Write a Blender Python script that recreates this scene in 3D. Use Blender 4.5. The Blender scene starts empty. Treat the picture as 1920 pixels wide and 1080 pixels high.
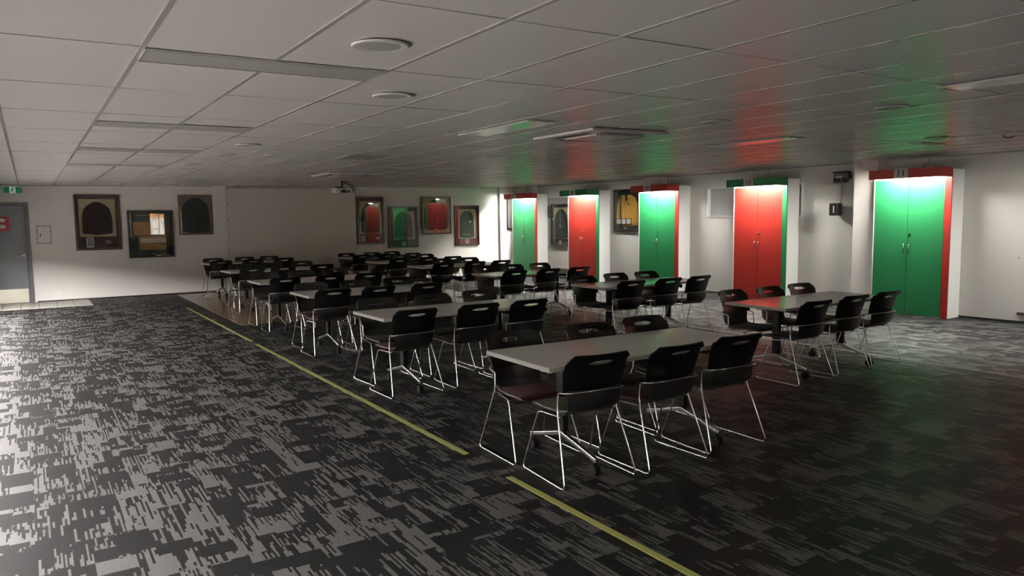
import bpy, bmesh, math, random
from mathutils import Matrix, Vector, Euler

# ------------------------------------------------------------------ camera, world, exposure
scene = bpy.context.scene
col = scene.collection
cam_data = bpy.data.cameras.new('camera')
cam_data.sensor_width = 36.0
cam_data.lens = 26.016
cam_data.clip_start = 0.05
cam_data.clip_end = 300
cam = bpy.data.objects.new('camera', cam_data)
col.objects.link(cam)
_r = Vector((0.837823, -0.545803, -0.012325))
_u = Vector((0.06098, 0.071123, 0.995602))
_w = Vector((0.542526, 0.834889, -0.092872))
cam.matrix_world = Matrix(((_r.x, _u.x, -_w.x, 0.0), (_r.y, _u.y, -_w.y, 0.0), (_r.z, _u.z, -_w.z, 1.62), (0, 0, 0, 1)))
scene.camera = cam

SKY = 76.0            # overcast daylight outside the windows
LED = 420.0           # lamp strip under every pelmet
world = bpy.data.worlds.new('overcast_sky')
scene.world = world
world.use_nodes = True
_bg = world.node_tree.nodes['Background']
_bg.inputs[0].default_value = (1.0, 0.945, 0.92, 1)
_bg.inputs[1].default_value = SKY

vs = scene.view_settings
vs.view_transform = 'Standard'
vs.look = 'None'
vs.gamma = 1.0
vs.use_curve_mapping = False
vs.exposure = 0.0
scene.cycles.use_denoising = True
scene.cycles.max_bounces = 10
scene.cycles.diffuse_bounces = 5
scene.cycles.glossy_bounces = 4
scene.cycles.transparent_max_bounces = 12
scene.cycles.sample_clamp_indirect = 6.0
scene.cycles.caustics_reflective = False
scene.cycles.caustics_refractive = False

XL, XR, YB, YR = -1.0, 12.15, 18.35, -6.0     # left wall, right wall, back wall, wall behind the camera
random.seed(7)
PI = math.pi

# ------------------------------------------------------------------ materials
def mat(name, color=(.8, .8, .8), rough=.5, metal=0.0, spec=.5, emit=None, estr=0.0, bump=None, coat=0.0, sheen=0.0, noise=None):
    m = bpy.data.materials.new(name)
    m.use_nodes = True
    nt = m.node_tree
    b = nt.nodes['Principled BSDF']
    b.inputs['Base Color'].default_value = (*color, 1)
    b.inputs['Roughness'].default_value = rough
    b.inputs['Metallic'].default_value = metal
    b.inputs['Specular IOR Level'].default_value = spec
    b.inputs['Coat Weight'].default_value = coat
    b.inputs['Sheen Weight'].default_value = sheen
    if emit:
        b.inputs['Emission Color'].default_value = (*emit, 1)
        b.inputs['Emission Strength'].default_value = estr
    if noise:
        sc, amt = noise
        n = nt.nodes.new('ShaderNodeTexNoise'); n.inputs['Scale'].default_value = sc; n.inputs['Detail'].default_value = 4
        g = nt.nodes.new('ShaderNodeNewGeometry')
        nt.links.new(g.outputs['Position'], n.inputs['Vector'])
        mr = nt.nodes.new('ShaderNodeMapRange')
        mr.inputs['To Min'].default_value = 1 - amt; mr.inputs['To Max'].default_value = 1 + amt
        nt.links.new(n.outputs['Fac'], mr.inputs['Value'])
        mx = nt.nodes.new('ShaderNodeVectorMath'); mx.operation = 'SCALE'
        mx.inputs[0].default_value = color
        nt.links.new(mr.outputs['Result'], mx.inputs['Scale'])
        nt.links.new(mx.outputs['Vector'], b.inputs['Base Color'])
    if bump:
        sc, st = bump
        n = nt.nodes.new('ShaderNodeTexNoise'); n.inputs['Scale'].default_value = sc; n.inputs['Detail'].default_value = 3
        g = nt.nodes.new('ShaderNodeNewGeometry')
        nt.links.new(g.outputs['Position'], n.inputs['Vector'])
        bp = nt.nodes.new('ShaderNodeBump'); bp.inputs['Strength'].default_value = st; bp.inputs['Distance'].default_value = .01
        nt.links.new(n.outputs['Fac'], bp.inputs['Height'])
        nt.links.new(bp.outputs['Normal'], b.inputs['Normal'])
    return m

def glass_mat(name, boost=1.0):
    m = bpy.data.materials.new(name); m.use_nodes = True
    nt = m.node_tree; nt.nodes.clear()
    out = nt.nodes.new('ShaderNodeOutputMaterial')
    t = nt.nodes.new('ShaderNodeBsdfTransparent'); g = nt.nodes.new('ShaderNodeBsdfGlossy')
    g.inputs['Roughness'].default_value = .01
    f = nt.nodes.new('ShaderNodeFresnel'); f.inputs['IOR'].default_value = boost
    mx = nt.nodes.new('ShaderNodeMixShader')
    ge = nt.nodes.new('ShaderNodeNewGeometry')
    ma = nt.nodes.new('ShaderNodeMath'); ma.operation = 'SUBTRACT'; ma.inputs[0].default_value = 1.0   # reflect on the outer faces only
    mb_ = nt.nodes.new('ShaderNodeMath'); mb_.operation = 'MULTIPLY'
    nt.links.new(ge.outputs['Backfacing'], ma.inputs[1]); nt.links.new(ma.outputs[0], mb_.inputs[0]); nt.links.new(f.outputs[0], mb_.inputs[1])
    nt.links.new(mb_.outputs[0], mx.inputs[0]); nt.links.new(t.outputs[0], mx.inputs[1]); nt.links.new(g.outputs[0], mx.inputs[2])
    nt.links.new(mx.outputs[0], out.inputs[0])
    return m

def carpet_mat():
    m = bpy.data.materials.new('carpet_streaked'); m.use_nodes = True
    nt = m.node_tree; N = nt.nodes; L = nt.links
    b = N['Principled BSDF']
    geo = N.new('ShaderNodeNewGeometry'); sep = N.new('ShaderNodeSeparateXYZ'); L.new(geo.outputs['Position'], sep.inputs[0])
    def math_(op, a, c=None):
        n = N.new('ShaderNodeMath'); n.operation = op
        for i, v in enumerate((a, c)):
            if v is None: continue
            if isinstance(v, (int, float)): n.inputs[i].default_value = v
            else: L.new(v, n.inputs[i])
        return n.outputs[0]
    def vec(x, y, z=0.0):
        n = N.new('ShaderNodeCombineXYZ')
        for i, v in enumerate((x, y, z)):
            if isinstance(v, (int, float)): n.inputs[i].default_value = v
            else: L.new(v, n.inputs[i])
        return n.outputs[0]
    def white(v):
        n = N.new('ShaderNodeTexWhiteNoise'); n.noise_dimensions = '3D'; L.new(v, n.inputs['Vector']); return n.outputs['Value']
    def noise(v, s, d=2):
        n = N.new('ShaderNodeTexNoise'); n.inputs['Scale'].default_value = s; n.inputs['Detail'].default_value = d; L.new(v, n.inputs['Vector']); return n.outputs['Fac']
    X, Y = sep.outputs[0], sep.outputs[1]
    # blocks with a crisp near edge that fray into dashes of single yarns
    def layer(w, l, seed, yarn, dash):
        cx = math_('FLOOR', math_('DIVIDE', X, w))
        off = white(vec(cx, seed)); bias = white(vec(cx, seed + 1.7))
        yy = math_('ADD', math_('DIVIDE', Y, l), off)
        cy = math_('FLOOR', yy)
        fr = math_('FRACT', yy)
        rid = white(vec(cx, cy, seed + 3.3))
        fx = math_('FLOOR', math_('DIVIDE', X, yarn))
        ln = math_('ADD', math_('MULTIPLY', white(vec(fx, seed + 5.0)), dash), dash * .35)
        di = math_('FLOOR', math_('ADD', math_('DIVIDE', Y, ln), white(vec(fx, seed + 6.0))))
        r = white(vec(fx, di, seed + 8.0))
        p = math_('ADD', math_('SUBTRACT', .80, math_('MULTIPLY', fr, .80)), math_('MULTIPLY', math_('SUBTRACT', rid, .5), .7))
        p = math_('ADD', p, math_('MULTIPLY', math_('SUBTRACT', bias, .5), .40))
        return math_('LESS_THAN', r, p)
    a = layer(.17, .60, 1.0, .0115, .30)
    c = layer(.09, .42, 9.0, .0085, .20)
    pick = math_('GREATER_THAN', white(vec(math_('FLOOR', math_('DIVIDE', X, .40)), math_('FLOOR', math_('DIVIDE', Y, .33)), 4.0)), .5)
    mixm = N.new('ShaderNodeMix'); L.new(pick, mixm.inputs[0]); L.new(a, mixm.inputs[2]); L.new(c, mixm.inputs[3])
    mask = mixm.outputs[0]
    # solid dark patches
    px = math_('FLOOR', math_('DIVIDE', math_('ADD', X, .07), .17)); po = white(vec(px, 21.0))
    py = math_('FLOOR', math_('ADD', math_('DIVIDE', Y, .14), po))
    solid = math_('LESS_THAN', white(vec(px, py, 31.0)), .85)
    mask = math_('MULTIPLY', mask, solid)
    speck = white(vec(math_('FLOOR', math_('MULTIPLY', X, 260)), math_('FLOOR', math_('MULTIPLY', Y, 260))))
    col_ = N.new('ShaderNodeMix'); col_.data_type = 'RGBA'
    col_.inputs[6].default_value = (.0035, .0037, .004, 1)
    pale = N.new('ShaderNodeMix'); pale.data_type = 'RGBA'
    pale.inputs[6].default_value = (.014, .0138, .0135, 1); pale.inputs[7].default_value = (.052, .051, .0495, 1)
    L.new(speck, pale.inputs[0])
    L.new(mask, col_.inputs[0]); L.new(pale.outputs[2], col_.inputs[7])
    L.new(col_.outputs[2], b.inputs['Base Color'])
    b.inputs['Roughness'].default_value = .52
    L.new(math_('ADD', math_('MULTIPLY', mask, .75), .15), b.inputs['Specular IOR Level'])
    bp = N.new('ShaderNodeBump'); bp.inputs['Strength'].default_value = .25; bp.inputs['Distance'].default_value = .003
    L.new(math_('ADD', mask, math_('MULTIPLY', speck, .6)), bp.inputs['Height']); L.new(bp.outputs['Normal'], b.inputs['Normal'])
    return m

def wood_mat(name, c1, c2, rough, sx=2.0, sy=30.0):
    m = bpy.data.materials.new(name); m.use_nodes = True
    nt = m.node_tree; N = nt.nodes; L = nt.links; b = N['Principled BSDF']
    geo = N.new('ShaderNodeNewGeometry'); mp = N.new('ShaderNodeMapping'); mp.inputs['Scale'].default_value = (sx, sy, 4)
    L.new(geo.outputs['Position'], mp.inputs[0])
    n = N.new('ShaderNodeTexNoise'); n.inputs['Scale'].default_value = 1.5; n.inputs['Detail'].default_value = 6; L.new(mp.outputs[0], n.inputs['Vector'])
    r = N.new('ShaderNodeValToRGB'); r.color_ramp.elements[0].color = (*c1, 1); r.color_ramp.elements[1].color = (*c2, 1)
    r.color_ramp.elements[0].position = .35; r.color_ramp.elements[1].position = .7
    L.new(n.outputs['Fac'], r.inputs[0]); L.new(r.outputs[0], b.inputs['Base Color'])
    b.inputs['Roughness'].default_value = rough
    return m

M = {}
M['wall'] = mat('painted_wall', (.80, .775, .74), .55, spec=.3, bump=(60, .04), noise=(.7, .05))
M['ceil'] = mat('ceiling_tile_vinyl', (.80, .78, .76), .32, spec=.5, bump=(140, .03), noise=(1.2, .03))
M['bar'] = mat('ceiling_grid_metal', (.44, .43, .415), .16, spec=.7)
M['gap'] = mat('ceiling_void', (.10, .10, .10), .8)
M['white_metal'] = mat('white_enamel', (.74, .73, .71), .3)
M['diffuser'] = mat('prismatic_diffuser', (.50, .49, .47), .12, spec=.6, bump=(220, .05))
M['dull'] = mat('grey_diffuser', (.34, .335, .32), .45)
M['black'] = mat('black_plastic', (.006, .006, .0065), .40, spec=.4)
M['shell'] = mat('black_shell_lit_tone', (.040, .040, .042), .30, spec=.5)  # black plastic with the lit sheen of the lower back put into its colour
M['blackmetal'] = mat('black_powdercoat', (.006, .006, .006), .5, spec=.3)
M['rubber'] = mat('black_rubber', (.005, .005, .005), .6, spec=.25)
M['chrome'] = mat('chrome', (.86, .85, .83), .14, metal=1.0)
M['alu'] = mat('brushed_aluminium', (.50, .49, .47), .25, metal=1.0)
M['maroon'] = mat('maroon_fabric', (.085, .005, .012), .85, sheen=.15, bump=(500, .3))
M['olive'] = mat('olive_fabric', (.070, .078, .022), .85, sheen=.15, bump=(500, .3))
M['charcoal'] = mat('charcoal_fabric', (.020, .017, .015), .85, sheen=.15, bump=(500, .3))
M['laminate'] = mat('pale_grey_laminate', (.84, .83, .79), .12, spec=.5)
M['edge'] = mat('white_edge_band', (.80, .79, .76), .3)
M['green'] = mat('green_laminate', (.015, .175, .058), .42, spec=.4)
M['red'] = mat('red_laminate', (.34, .022, .015), .42, spec=.4)
M['plate'] = mat('number_plate_white', (.78, .76, .72), .4)
M['ink'] = mat('black_ink', (.01, .01, .01), .5)
M['white'] = mat('white_paint', (.86, .86, .845), .4)
M['cabwhite'] = mat('white_melamine', (.78, .785, .765), .35)
M['led'] = mat('led_strip', (.9, .9, .9), .5, emit=(1.0, .97, .90), estr=LED)
M['dark'] = mat('dark_skirting', (.02, .02, .02), .5)
M['doorgrey'] = mat('blue_grey_door_paint', (.20, .215, .24), .4)
M['frame_grey'] = mat('dark_grey_frame_paint', (.11, .11, .115), .4)
M['steel'] = mat('brushed_kick_plate', (.62, .60, .50), .3, metal=1.0)
M['canvas'] = mat('screen_canvas', (.70, .655, .62), .7)
M['glass'] = glass_mat('picture_glass', 2.1)
M['winglass'] = glass_mat('window_glass', 1.5)
M['blind'] = mat('grey_blind', (.55, .555, .55), .6)
M['tape_y'] = mat('yellow_tape', (.21, .215, .055), .6)
M['tape_w'] = mat('white_tape', (.72, .70, .60), .5)
M['carpet'] = carpet_mat()
M['dance'] = wood_mat('varnished_dance_floor', (.16, .11, .07), (.24, .17, .105), .13, 30, 2)
M['timber'] = wood_mat('honey_timber', (.28, .14, .045), (.42, .24, .09), .35)
M['floortile'] = mat('cream_floor_tile', (.55, .54, .49), .25, noise=(4, .08))
M['grout'] = mat('dark_grout', (.05, .05, .05), .8)
M['concrete'] = mat('outside_paving', (.82, .80, .77), .8, noise=(1.5, .08))
M['blocker'] = mat('dark_light_blocker', (.040, .038, .034), .9, bump=(20, .6))
M['exitgreen'] = mat('exit_sign_green', (.01, .13, .055), .3, emit=(.01, .30, .12), estr=.12)
M['exitwhite'] = mat('exit_sign_white', (.7, .75, .72), .3, emit=(.8, .9, .85), estr=.25)
M['signred'] = mat('red_sign', (.36, .015, .03), .25)
M['greyplastic'] = mat('grey_plastic', (.07, .07, .07), .4)
M['paper'] = mat('white_paper', (.75, .74, .70), .6)
M['f_dark'] = mat('dark_mahogany_frame', (.030, .012, .011), .3)
M['f_black'] = mat('black_frame', (.008, .008, .008), .3)
M['f_brown'] = mat('walnut_frame', (.075, .035, .018), .35)
M['f_gold'] = mat('gold_fillet', (.45, .34, .15), .35, metal=.6)
M['m_maroon'] = mat('maroon_mat_board', (.070, .014, .016), .8)
M['m_brown'] = mat('plum_mat_board', (.045, .020, .020), .8)
M['m_beige'] = mat('beige_mat_board', (.42, .36, .22), .8)
M['m_green'] = mat('dark_green_mat_board', (.015, .032, .025), .7)
M['m_grey'] = mat('grey_mat_board', (.22, .22, .215), .8)
M['m_black'] = mat('black_mat_board', (.012, .012, .012), .8)
M['j_maroon'] = mat('deep_maroon_wool', (.018, .006, .008), .9, bump=(300, .3))
M['j_navy'] = mat('dark_teal_wool', (.018, .026, .032), .9, bump=(300, .3))
M['j_black'] = mat('black_wool', (.016, .016, .017), .9, bump=(300, .3))
M['j_green'] = mat('bottle_green_wool', (.010, .030, .020), .9, bump=(300, .3))
M['j_red'] = mat('cardinal_wool', (.13, .010, .018), .9, bump=(300, .3))
M['j_gold'] = mat('gold_jersey', (.62, .34, .045), .8, bump=(300, .2))
M['thread'] = mat('cream_thread', (.50, .44, .28), .7)
M['photo'] = mat('grey_photo_print', (.25, .25, .24), .4, noise=(25, .5))
M['amber'] = mat('amber_print', (.30, .17, .035), .5, noise=(8, .2))
M['books'] = mat('pale_print', (.62, .60, .56), .5, noise=(40, .3))

# ------------------------------------------------------------------ geometry helpers
class MB:
    """collects shapes of ONE part"""
    def __init__(s): s.v = []; s.f = []
    def add(s, vs, fs):
        o = len(s.v); s.v += [tuple(v) for v in vs]; s.f += [tuple(i + o for i in f) for f in fs]; return s
    def box(s, x0, x1, y0, y1, z0, z1):
        return s.add([(x0, y0, z0), (x1, y0, z0), (x1, y1, z0), (x0, y1, z0), (x0, y0, z1), (x1, y0, z1), (x1, y1, z1), (x0, y1, z1)],
                     [(3, 2, 1, 0), (4, 5, 6, 7), (0, 1, 5, 4), (1, 2, 6, 5), (2, 3, 7, 6), (3, 0, 4, 7)])
    def prism(s, poly, y0, y1):
        """polygon in x,z (seen from -y, counter-clockwise) pushed from y0 (front) to y1"""
        n = len(poly)
        vs = [(x, y0, z) for x, z in poly] + [(x, y1, z) for x, z in poly]
        fs = [tuple(range(n)), tuple(range(2 * n - 1, n - 1, -1))] + [(i, i + n, (i + 1) % n + n, (i + 1) % n) for i in range(n)]
        return s.add(vs, fs)
    def tube(s, pts, r, n=8, closed=False):
        pts = [Vector(p) for p in pts]; m = len(pts)
        vs = []; fs = []
        prev = None
        for i, p in enumerate(pts):
            a = pts[i - 1] if i > 0 or closed else p
            b = pts[(i + 1) % m] if i < m - 1 or closed else p
            t = (b - a).normalized()
            if prev is None:
                up = Vector((0, 0, 1)) if abs(t.z) < .9 else Vector((1, 0, 0))
                x = t.cross(up).normalized()
            else:
                x = (prev - t * prev.dot(t)).normalized()
            prev = x; y = t.cross(x)
            for k in range(n):
                an = 2 * PI * k / n
                vs.append(p + x * (r * math.cos(an)) + y * (r * math.sin(an)))
        for i in range(m if closed else m - 1):
            j = (i + 1) % m
            for k in range(n):
                k2 = (k + 1) % n
                fs.append((i * n + k, i * n + k2, j * n + k2, j * n + k))
        if not closed:
            fs.append(tuple(range(n - 1, -1, -1))); fs.append(tuple((m - 1) * n + k for k in range(n)))
        return s.add(vs, fs)
    def lathe(s, prof, n=24, axis='z', c=(0, 0, 0)):
        vs = []; fs = []; m = len(prof)
        for r, h in prof:
            for k in range(n):
                a = 2 * PI * k / n; x, y = r * math.cos(a), r * math.sin(a)
                if axis == 'z': q = (x, y, h)
                elif axis == 'y': q = (x, h, -y)
                else: q = (h, x, y)
                vs.append((q[0] + c[0], q[1] + c[1], q[2] + c[2]))
        for i in range(m - 1):
            for k in range(n):
                k2 = (k + 1) % n
                fs.append((i * n + k, i * n + k2, (i + 1) * n + k2, (i + 1) * n + k))
        fs.append(tuple(range(n - 1, -1, -1))); fs.append(tuple((m - 1) * n + k for k in range(n)))
        return s.add(vs, fs)
    def mesh(s, name, smooth=None, bevel=0.0, seg=2):
        me = bpy.data.meshes.new(name)
        me.from_pydata(s.v, [], s.f); me.update()
        bm = bmesh.new(); bm.from_mesh(me)
        bmesh.ops.recalc_face_normals(bm, faces=bm.faces)
        if bevel:
            bmesh.ops.bevel(bm, geom=list(bm.edges), offset=bevel, segments=seg, profile=.6, affect='EDGES', clamp_overlap=True)
        bm.to_mesh(me); bm.free()
        if smooth is not None:
            me.polygons.foreach_set('use_smooth', [True] * len(me.polygons))
            me.set_sharp_from_angle(angle=math.radians(smooth))
        return me

def link(name, me, m=None, parent=None, loc=(0, 0, 0), rot=(0, 0, 0)):
    if m is not None and len(me.materials) == 0: me.materials.append(M[m])
    o = bpy.data.objects.new(name, me); col.objects.link(o)
    o.location = loc; o.rotation_euler = rot
    if parent: o.parent = parent
    return o
def part(name, mb, m, parent=None, loc=(0, 0, 0), rot=(0, 0, 0), smooth=None, bevel=0.0, seg=2):
    return link(name, mb.mesh(name, smooth, bevel, seg), m, parent, loc, rot)
def tag(o, label, cat, group=None, kind=None):
    o['label'] = label; o['category'] = cat
    if group: o['group'] = group
    if kind: o['kind'] = kind
    return o
def thing(name, label, cat, loc=(0, 0, 0), rotz=0, group=None):
    o = bpy.data.objects.new(name, None); col.objects.link(o); o.empty_display_size = .1
    o.location = loc; o.rotation_euler = (0, 0, rotz)
    return tag(o, label, cat, group)
def copy_tree(o, parent=None):
    c = o.copy(); col.objects.link(c); c.parent = parent
    for ch in list(o.children): copy_tree(ch, c)
    return c
def bez(pts, n=6):
    """smooth path through points"""
    P = [Vector(p) for p in pts]; out = []
    for i in range(len(P) - 1):
        p0 = P[i - 1] if i else P[i]; p1 = P[i]; p2 = P[i + 1]; p3 = P[i + 2] if i + 2 < len(P) else P[i + 1]
        for k in range(n):
            t = k / n
            out.append(.5 * ((2 * p1) + (p2 - p0) * t + (2 * p0 - 5 * p1 + 4 * p2 - p3) * t * t + (3 * p1 - p0 - 3 * p2 + p3) * t ** 3))
    out.append(P[-1]); return out
def rounded(pts, r, n=4):
    """polyline with rounded corners"""
    P = [Vector(p) for p in pts]; out = [P[0]]
    for i in range(1, len(P) - 1):
        a, b, c = P[i - 1], P[i], P[i + 1]
        rr = min(r, (a - b).length * .45, (c - b).length * .45)
        s = b + (a - b).normalized() * rr; e = b + (c - b).normalized() * rr
        for k in range(n + 1):
            t = k / n; out.append(s * (1 - t) ** 2 + b * 2 * t * (1 - t) + e * t * t)
    out.append(P[-1]); return out
def text_part(name, txt, size, m, parent, loc, rot, depth=.002, align='CENTER'):
    cu = bpy.data.curves.new(name, 'FONT'); cu.body = txt; cu.size = size; cu.extrude = depth; cu.align_x = align; cu.align_y = 'CENTER'
    cu.resolution_u = 3
    tmp = bpy.data.objects.new(name, cu); col.objects.link(tmp)
    dg = bpy.context.evaluated_depsgraph_get()
    me = bpy.data.meshes.new_from_object(tmp.evaluated_get(dg))
    bpy.data.objects.remove(tmp, do_unlink=True)
    me.materials.clear()
    return link(name, me, m, parent, loc, rot)

def ceil_z(x, y): return 2.42 + .008 * x + .001 * y

# ------------------------------------------------------------------ the setting: floor, walls, windows
floor = part('floor', MB().box(XL - .15, XR + .2, YR - .15, YB + .15, -.06, 0.0), 'carpet')
tag(floor, 'black and grey streaked carpet covering the whole room', 'carpet', kind='structure')

dance = part('floor_dance', MB().box(2.72, 8.1, 12.04, 18.34, 0.0, .006), 'dance', bevel=.002)
tag(dance, 'polished brown wooden dance floor under the far tables', 'dance floor', kind='structure')

entry = part('floor_entry', MB().box(-.99, 1.0, 16.95, 18.34, 0.0, .004), 'grout')
tag(entry, 'strip of pale square floor tiles before the grey door', 'tiled floor', kind='structure')
tile_me = MB().box(-.148, .148, -.148, .148, 0, .005).mesh('tile', bevel=.0015, seg=1)
for i in range(6):
    for j in range(5):
        x = 1.0 - .152 - i * .304; y = 16.95 + .15 + j * .279
        o = link('tile', tile_me, 'floortile', entry, (x, y, .0035)); o.scale = (1, .915, 1)

# back wall with the doorway at its left end
back = MB().box(XL - .15, -.93, YB, YB + .12, 0, 2.75).box(-.93, -.01, YB, YB + .12, 2.06, 2.75).box(-.01, XR + .15, YB, YB + .12, 0, 2.75)
back.box(-1.15, .06, YB + .11, YB + .16, 0, 2.2)
wb = part('wall_back', back, 'wall'); tag(wb, 'off-white far wall hung with framed jackets', 'wall', kind='structure')
part('wainscot_board', MB().box(.70, 3.90, YB - .008, YB, 0.03, .635), 'wall', wb, bevel=.002)
part('corner_pilaster', MB().box(11.47, 11.68, YB - .12, YB, 0, 2.6), 'wall', wb, bevel=.004)
part('pipe_chase', MB().box(3.62, 3.92, YB - .05, YB, 0, 2.5), 'wall', wb, bevel=.004)

# right wall with its two high windows and three columns
W10 = (8.68, 11.04, 1.60, 2.23); W8 = (14.73, 16.97, 1.58, 2.21)
wr = MB()
def wall_span(mb, y0, y1, openings):
    y = y0
    for a, b, z0, z1 in openings:
        mb.box(XR, XR + .2, y, a, 0, 2.75); mb.box(XR, XR + .2, a, b, 0, z0); mb.box(XR, XR + .2, a, b, z1, 2.75); y = b
    mb.box(XR, XR + .2, y, y1, 0, 2.75)
wall_span(wr, YR - .15, YB, [W10, W8])
wall_right = part('wall_right', wr, 'wall'); tag(wall_right, 'off-white right wall lined with red and green lockers', 'wall', kind='structure')
for i, (y0, y1) in enumerate(((7.10, 7.53), (12.22, 12.68), (17.3, 17.83))):
    # columns: full height where they clear the lockers, their heads show above the pelmets
    part('column', MB().box(11.92, XR, y0, y1, 0, 2.62), 'wall', wall_right, bevel=.004)
for n, (a, b, z0, z1) in enumerate((W10, W8)):
    w = part('window_%d' % (n + 1), MB().box(XR, XR + .12, a, a + .045, z0, z1).box(XR, XR + .12, b - .045, b, z0, z1)
             .box(XR, XR + .12, a + .045, b - .045, z0, z0 + .035).box(XR, XR + .12, a + .045, b - .045, z1 - .035, z1), 'white')
    w.location.x = -.015
    tag(w, ('high window with a grey blind behind locker 10' if n == 0 else 'high window with a grey blind behind locker 08'), 'window', kind='structure')
    part('pane', MB().box(XR + .125, XR + .13, a + .03, b - .03, z0 + .02, z1 - .02), 'winglass', w)
    part('blind', MB().box(XR + .09, XR + .096, a + .046, b - .046, z0 + .036, z1 - .036), 'blind', w)
    part('shutter', MB().box(XR + .16, XR + .19, a, b, z0, z1), 'blind', w)
part('socket_box', MB().box(XR - .03, XR, 4.86, 5.02, .12, .16), 'greyplastic', wall_right, bevel=.004)
part('wall_hook', MB().tube(bez([(XR, 5.03, .965), (XR - .02, 5.03, .965), (XR - .03, 5.03, .955)]), .004, 6), 'greyplastic', wall_right)

# left wall: a run of low glazing lets the daylight in (outside the frame)
WZ0, WZ1 = .06, 1.15
wins = [(.6 + 2.0 * k, .6 + 2.0 * k + 1.86) for k in range(8)]
wl = MB(); y = YR - .15
for a, b in wins:
    wl.box(XL - .15, XL, y, a, 0, 2.75); wl.box(XL - .15, XL, a, b, 0, WZ0); wl.box(XL - .15, XL, a, b, WZ1, 2.75); y = b
wl.box(XL - .15, XL, y, YB, 0, 2.75)
o = part('wall_left', wl, 'wall'); tag(o, 'left wall with low daylight glazing', 'wall', kind='structure')
for n, (a, b) in enumerate(wins):
    w = part('window_%d' % (n + 3), MB().box(XL - .11, XL - .05, a, a + .04, WZ0, WZ1).box(XL - .11, XL - .05, b - .04, b, WZ0, WZ1)
             .box(XL - .11, XL - .05, a + .04, b - .04, WZ0, WZ0 + .04).box(XL - .11, XL - .05, a + .04, b - .04, WZ1 - .04, WZ1), 'frame_grey')
    tag(w, 'low window in the left wall', 'window', 'low windows of the left wall', kind='structure')
    part('pane', MB().box(XL - .083, XL - .077, a + .03, b - .03, WZ0 + .03, WZ1 - .03), 'winglass', w)
    pl = bpy.data.lights.new('window_portal', 'AREA'); pl.shape = 'RECTANGLE'; pl.size = WZ1 - WZ0; pl.size_y = b - a
    pl.cycles.is_portal = True
    po = bpy.data.objects.new('window_portal', pl); col.objects.link(po); po.parent = w
    po.location = (XL - .12, (a + b) / 2, (WZ0 + WZ1) / 2); po.rotation_euler = (0, -PI / 2, 0)

# wall behind the camera with a glazed opening and slit windows, seen mirrored in the picture glass
RW = [(4.36, 4.44, .7, 2.2), (5.30, 6.02, 1.0, 2.15), (6.26, 6.32, .5, 2.2), (6.74, 6.86, .8, 2.3), (7.62, 7.67, .8, 2.3)]
rw = MB(); x = XL - .15
for a, b, z0, z1 in RW:
    rw.box(x, a, YR - .15, YR, 0, 2.75); rw.box(a, b, YR - .15, YR, 0, z0); rw.box(a, b, YR - .15, YR, z1, 2.75); x = b
rw.box(x, XR + .2, YR - .15, YR, 0, 2.75)
o = part('wall_rear', rw, 'wall'); tag(o, 'wall behind the viewer with a shop window and narrow slit windows', 'wall', kind='structure')
for n, (a, b, z0, z1) in enumerate(RW):
    w = part('window_%d' % (n + 11), MB().box(a, a + .03, YR - .1, YR - .04, z0, z1).box(b - .03, b, YR - .1, YR - .04, z0, z1)
             .box(a + .03, b - .03, YR - .1, YR - .04, z0, z0 + .03).box(a + .03, b - .03, YR - .1, YR - .04, z1 - .03, z1), 'frame_grey')
    tag(w, 'window in the wall behind the viewer', 'window', 'windows of the rear wall', kind='structure')
    part('pane', MB().box(a + .02, b - .02, YR - .075, YR - .07, z0 + .02, z1 - .02), 'winglass', w)
    pl = bpy.data.lights.new('window_portal', 'AREA'); pl.shape = 'RECTANGLE'; pl.size = b - a; pl.size_y = z1 - z0
    pl.cycles.is_portal = True
    po = bpy.data.objects.new('window_portal', pl); col.objects.link(po); po.parent = w
    po.location = ((a + b) / 2, YR - .12, (z0 + z1) / 2); po.rotation_euler = (PI / 2, 0, 0)
    if b - a > .5:
        part('glazing_bar', MB().box(a + .43, a + .46, YR - .1, YR - .05, z0 + .03, z1 - .03).box(a + .03, a + .43, YR - .1, YR - .05, 1.30, 1.33).box(a + .46, b - .03, YR - .1, YR - .05, 1.62, 1.65), 'frame_grey', w)
g = part('ground_outside', MB().box(-40, XL - .16, -40, 50, -.12, -.06).box(XL - .16, 40, -40, YR - .16, -.12, -.06), 'concrete')
tag(g, 'pale paving outside the windows', 'paving', kind='structure')

bw = part('low_sky_blocker', MB().box(-4.4, -4.2, -14, 30, -.06, 1.62), 'blocker')  # added unseen block that keeps low sky light off the right side
tag(bw, 'added unseen dark block outside the left windows, cutting off the low sky', 'blocker', kind='structure')
# skirting
for nm, mb, lb in (('baseboard_right', MB().box(XR - .012, XR, -5.9, 2.9, 0, .03).box(XR - .012, XR, 4.2, 5.86, 0, .03).box(XR - .012, XR, 7.55, 8.68, 0, .03).box(XR - .012, XR, 10.05, 11.4, 0, .03).box(XR - .012, XR, 12.82, 14.0, 0, .03).box(XR - .012, XR, 15.45, 16.7, 0, .03), 'thin dark skirting along the right wall'),
                   ('baseboard_back', MB().box(.07, 11.46, YB - .012, YB, 0, .03), 'thin dark skirting along the far wall')):
    tag(part(nm, mb, 'dark'), lb, 'skirting', kind='structure')

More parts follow.
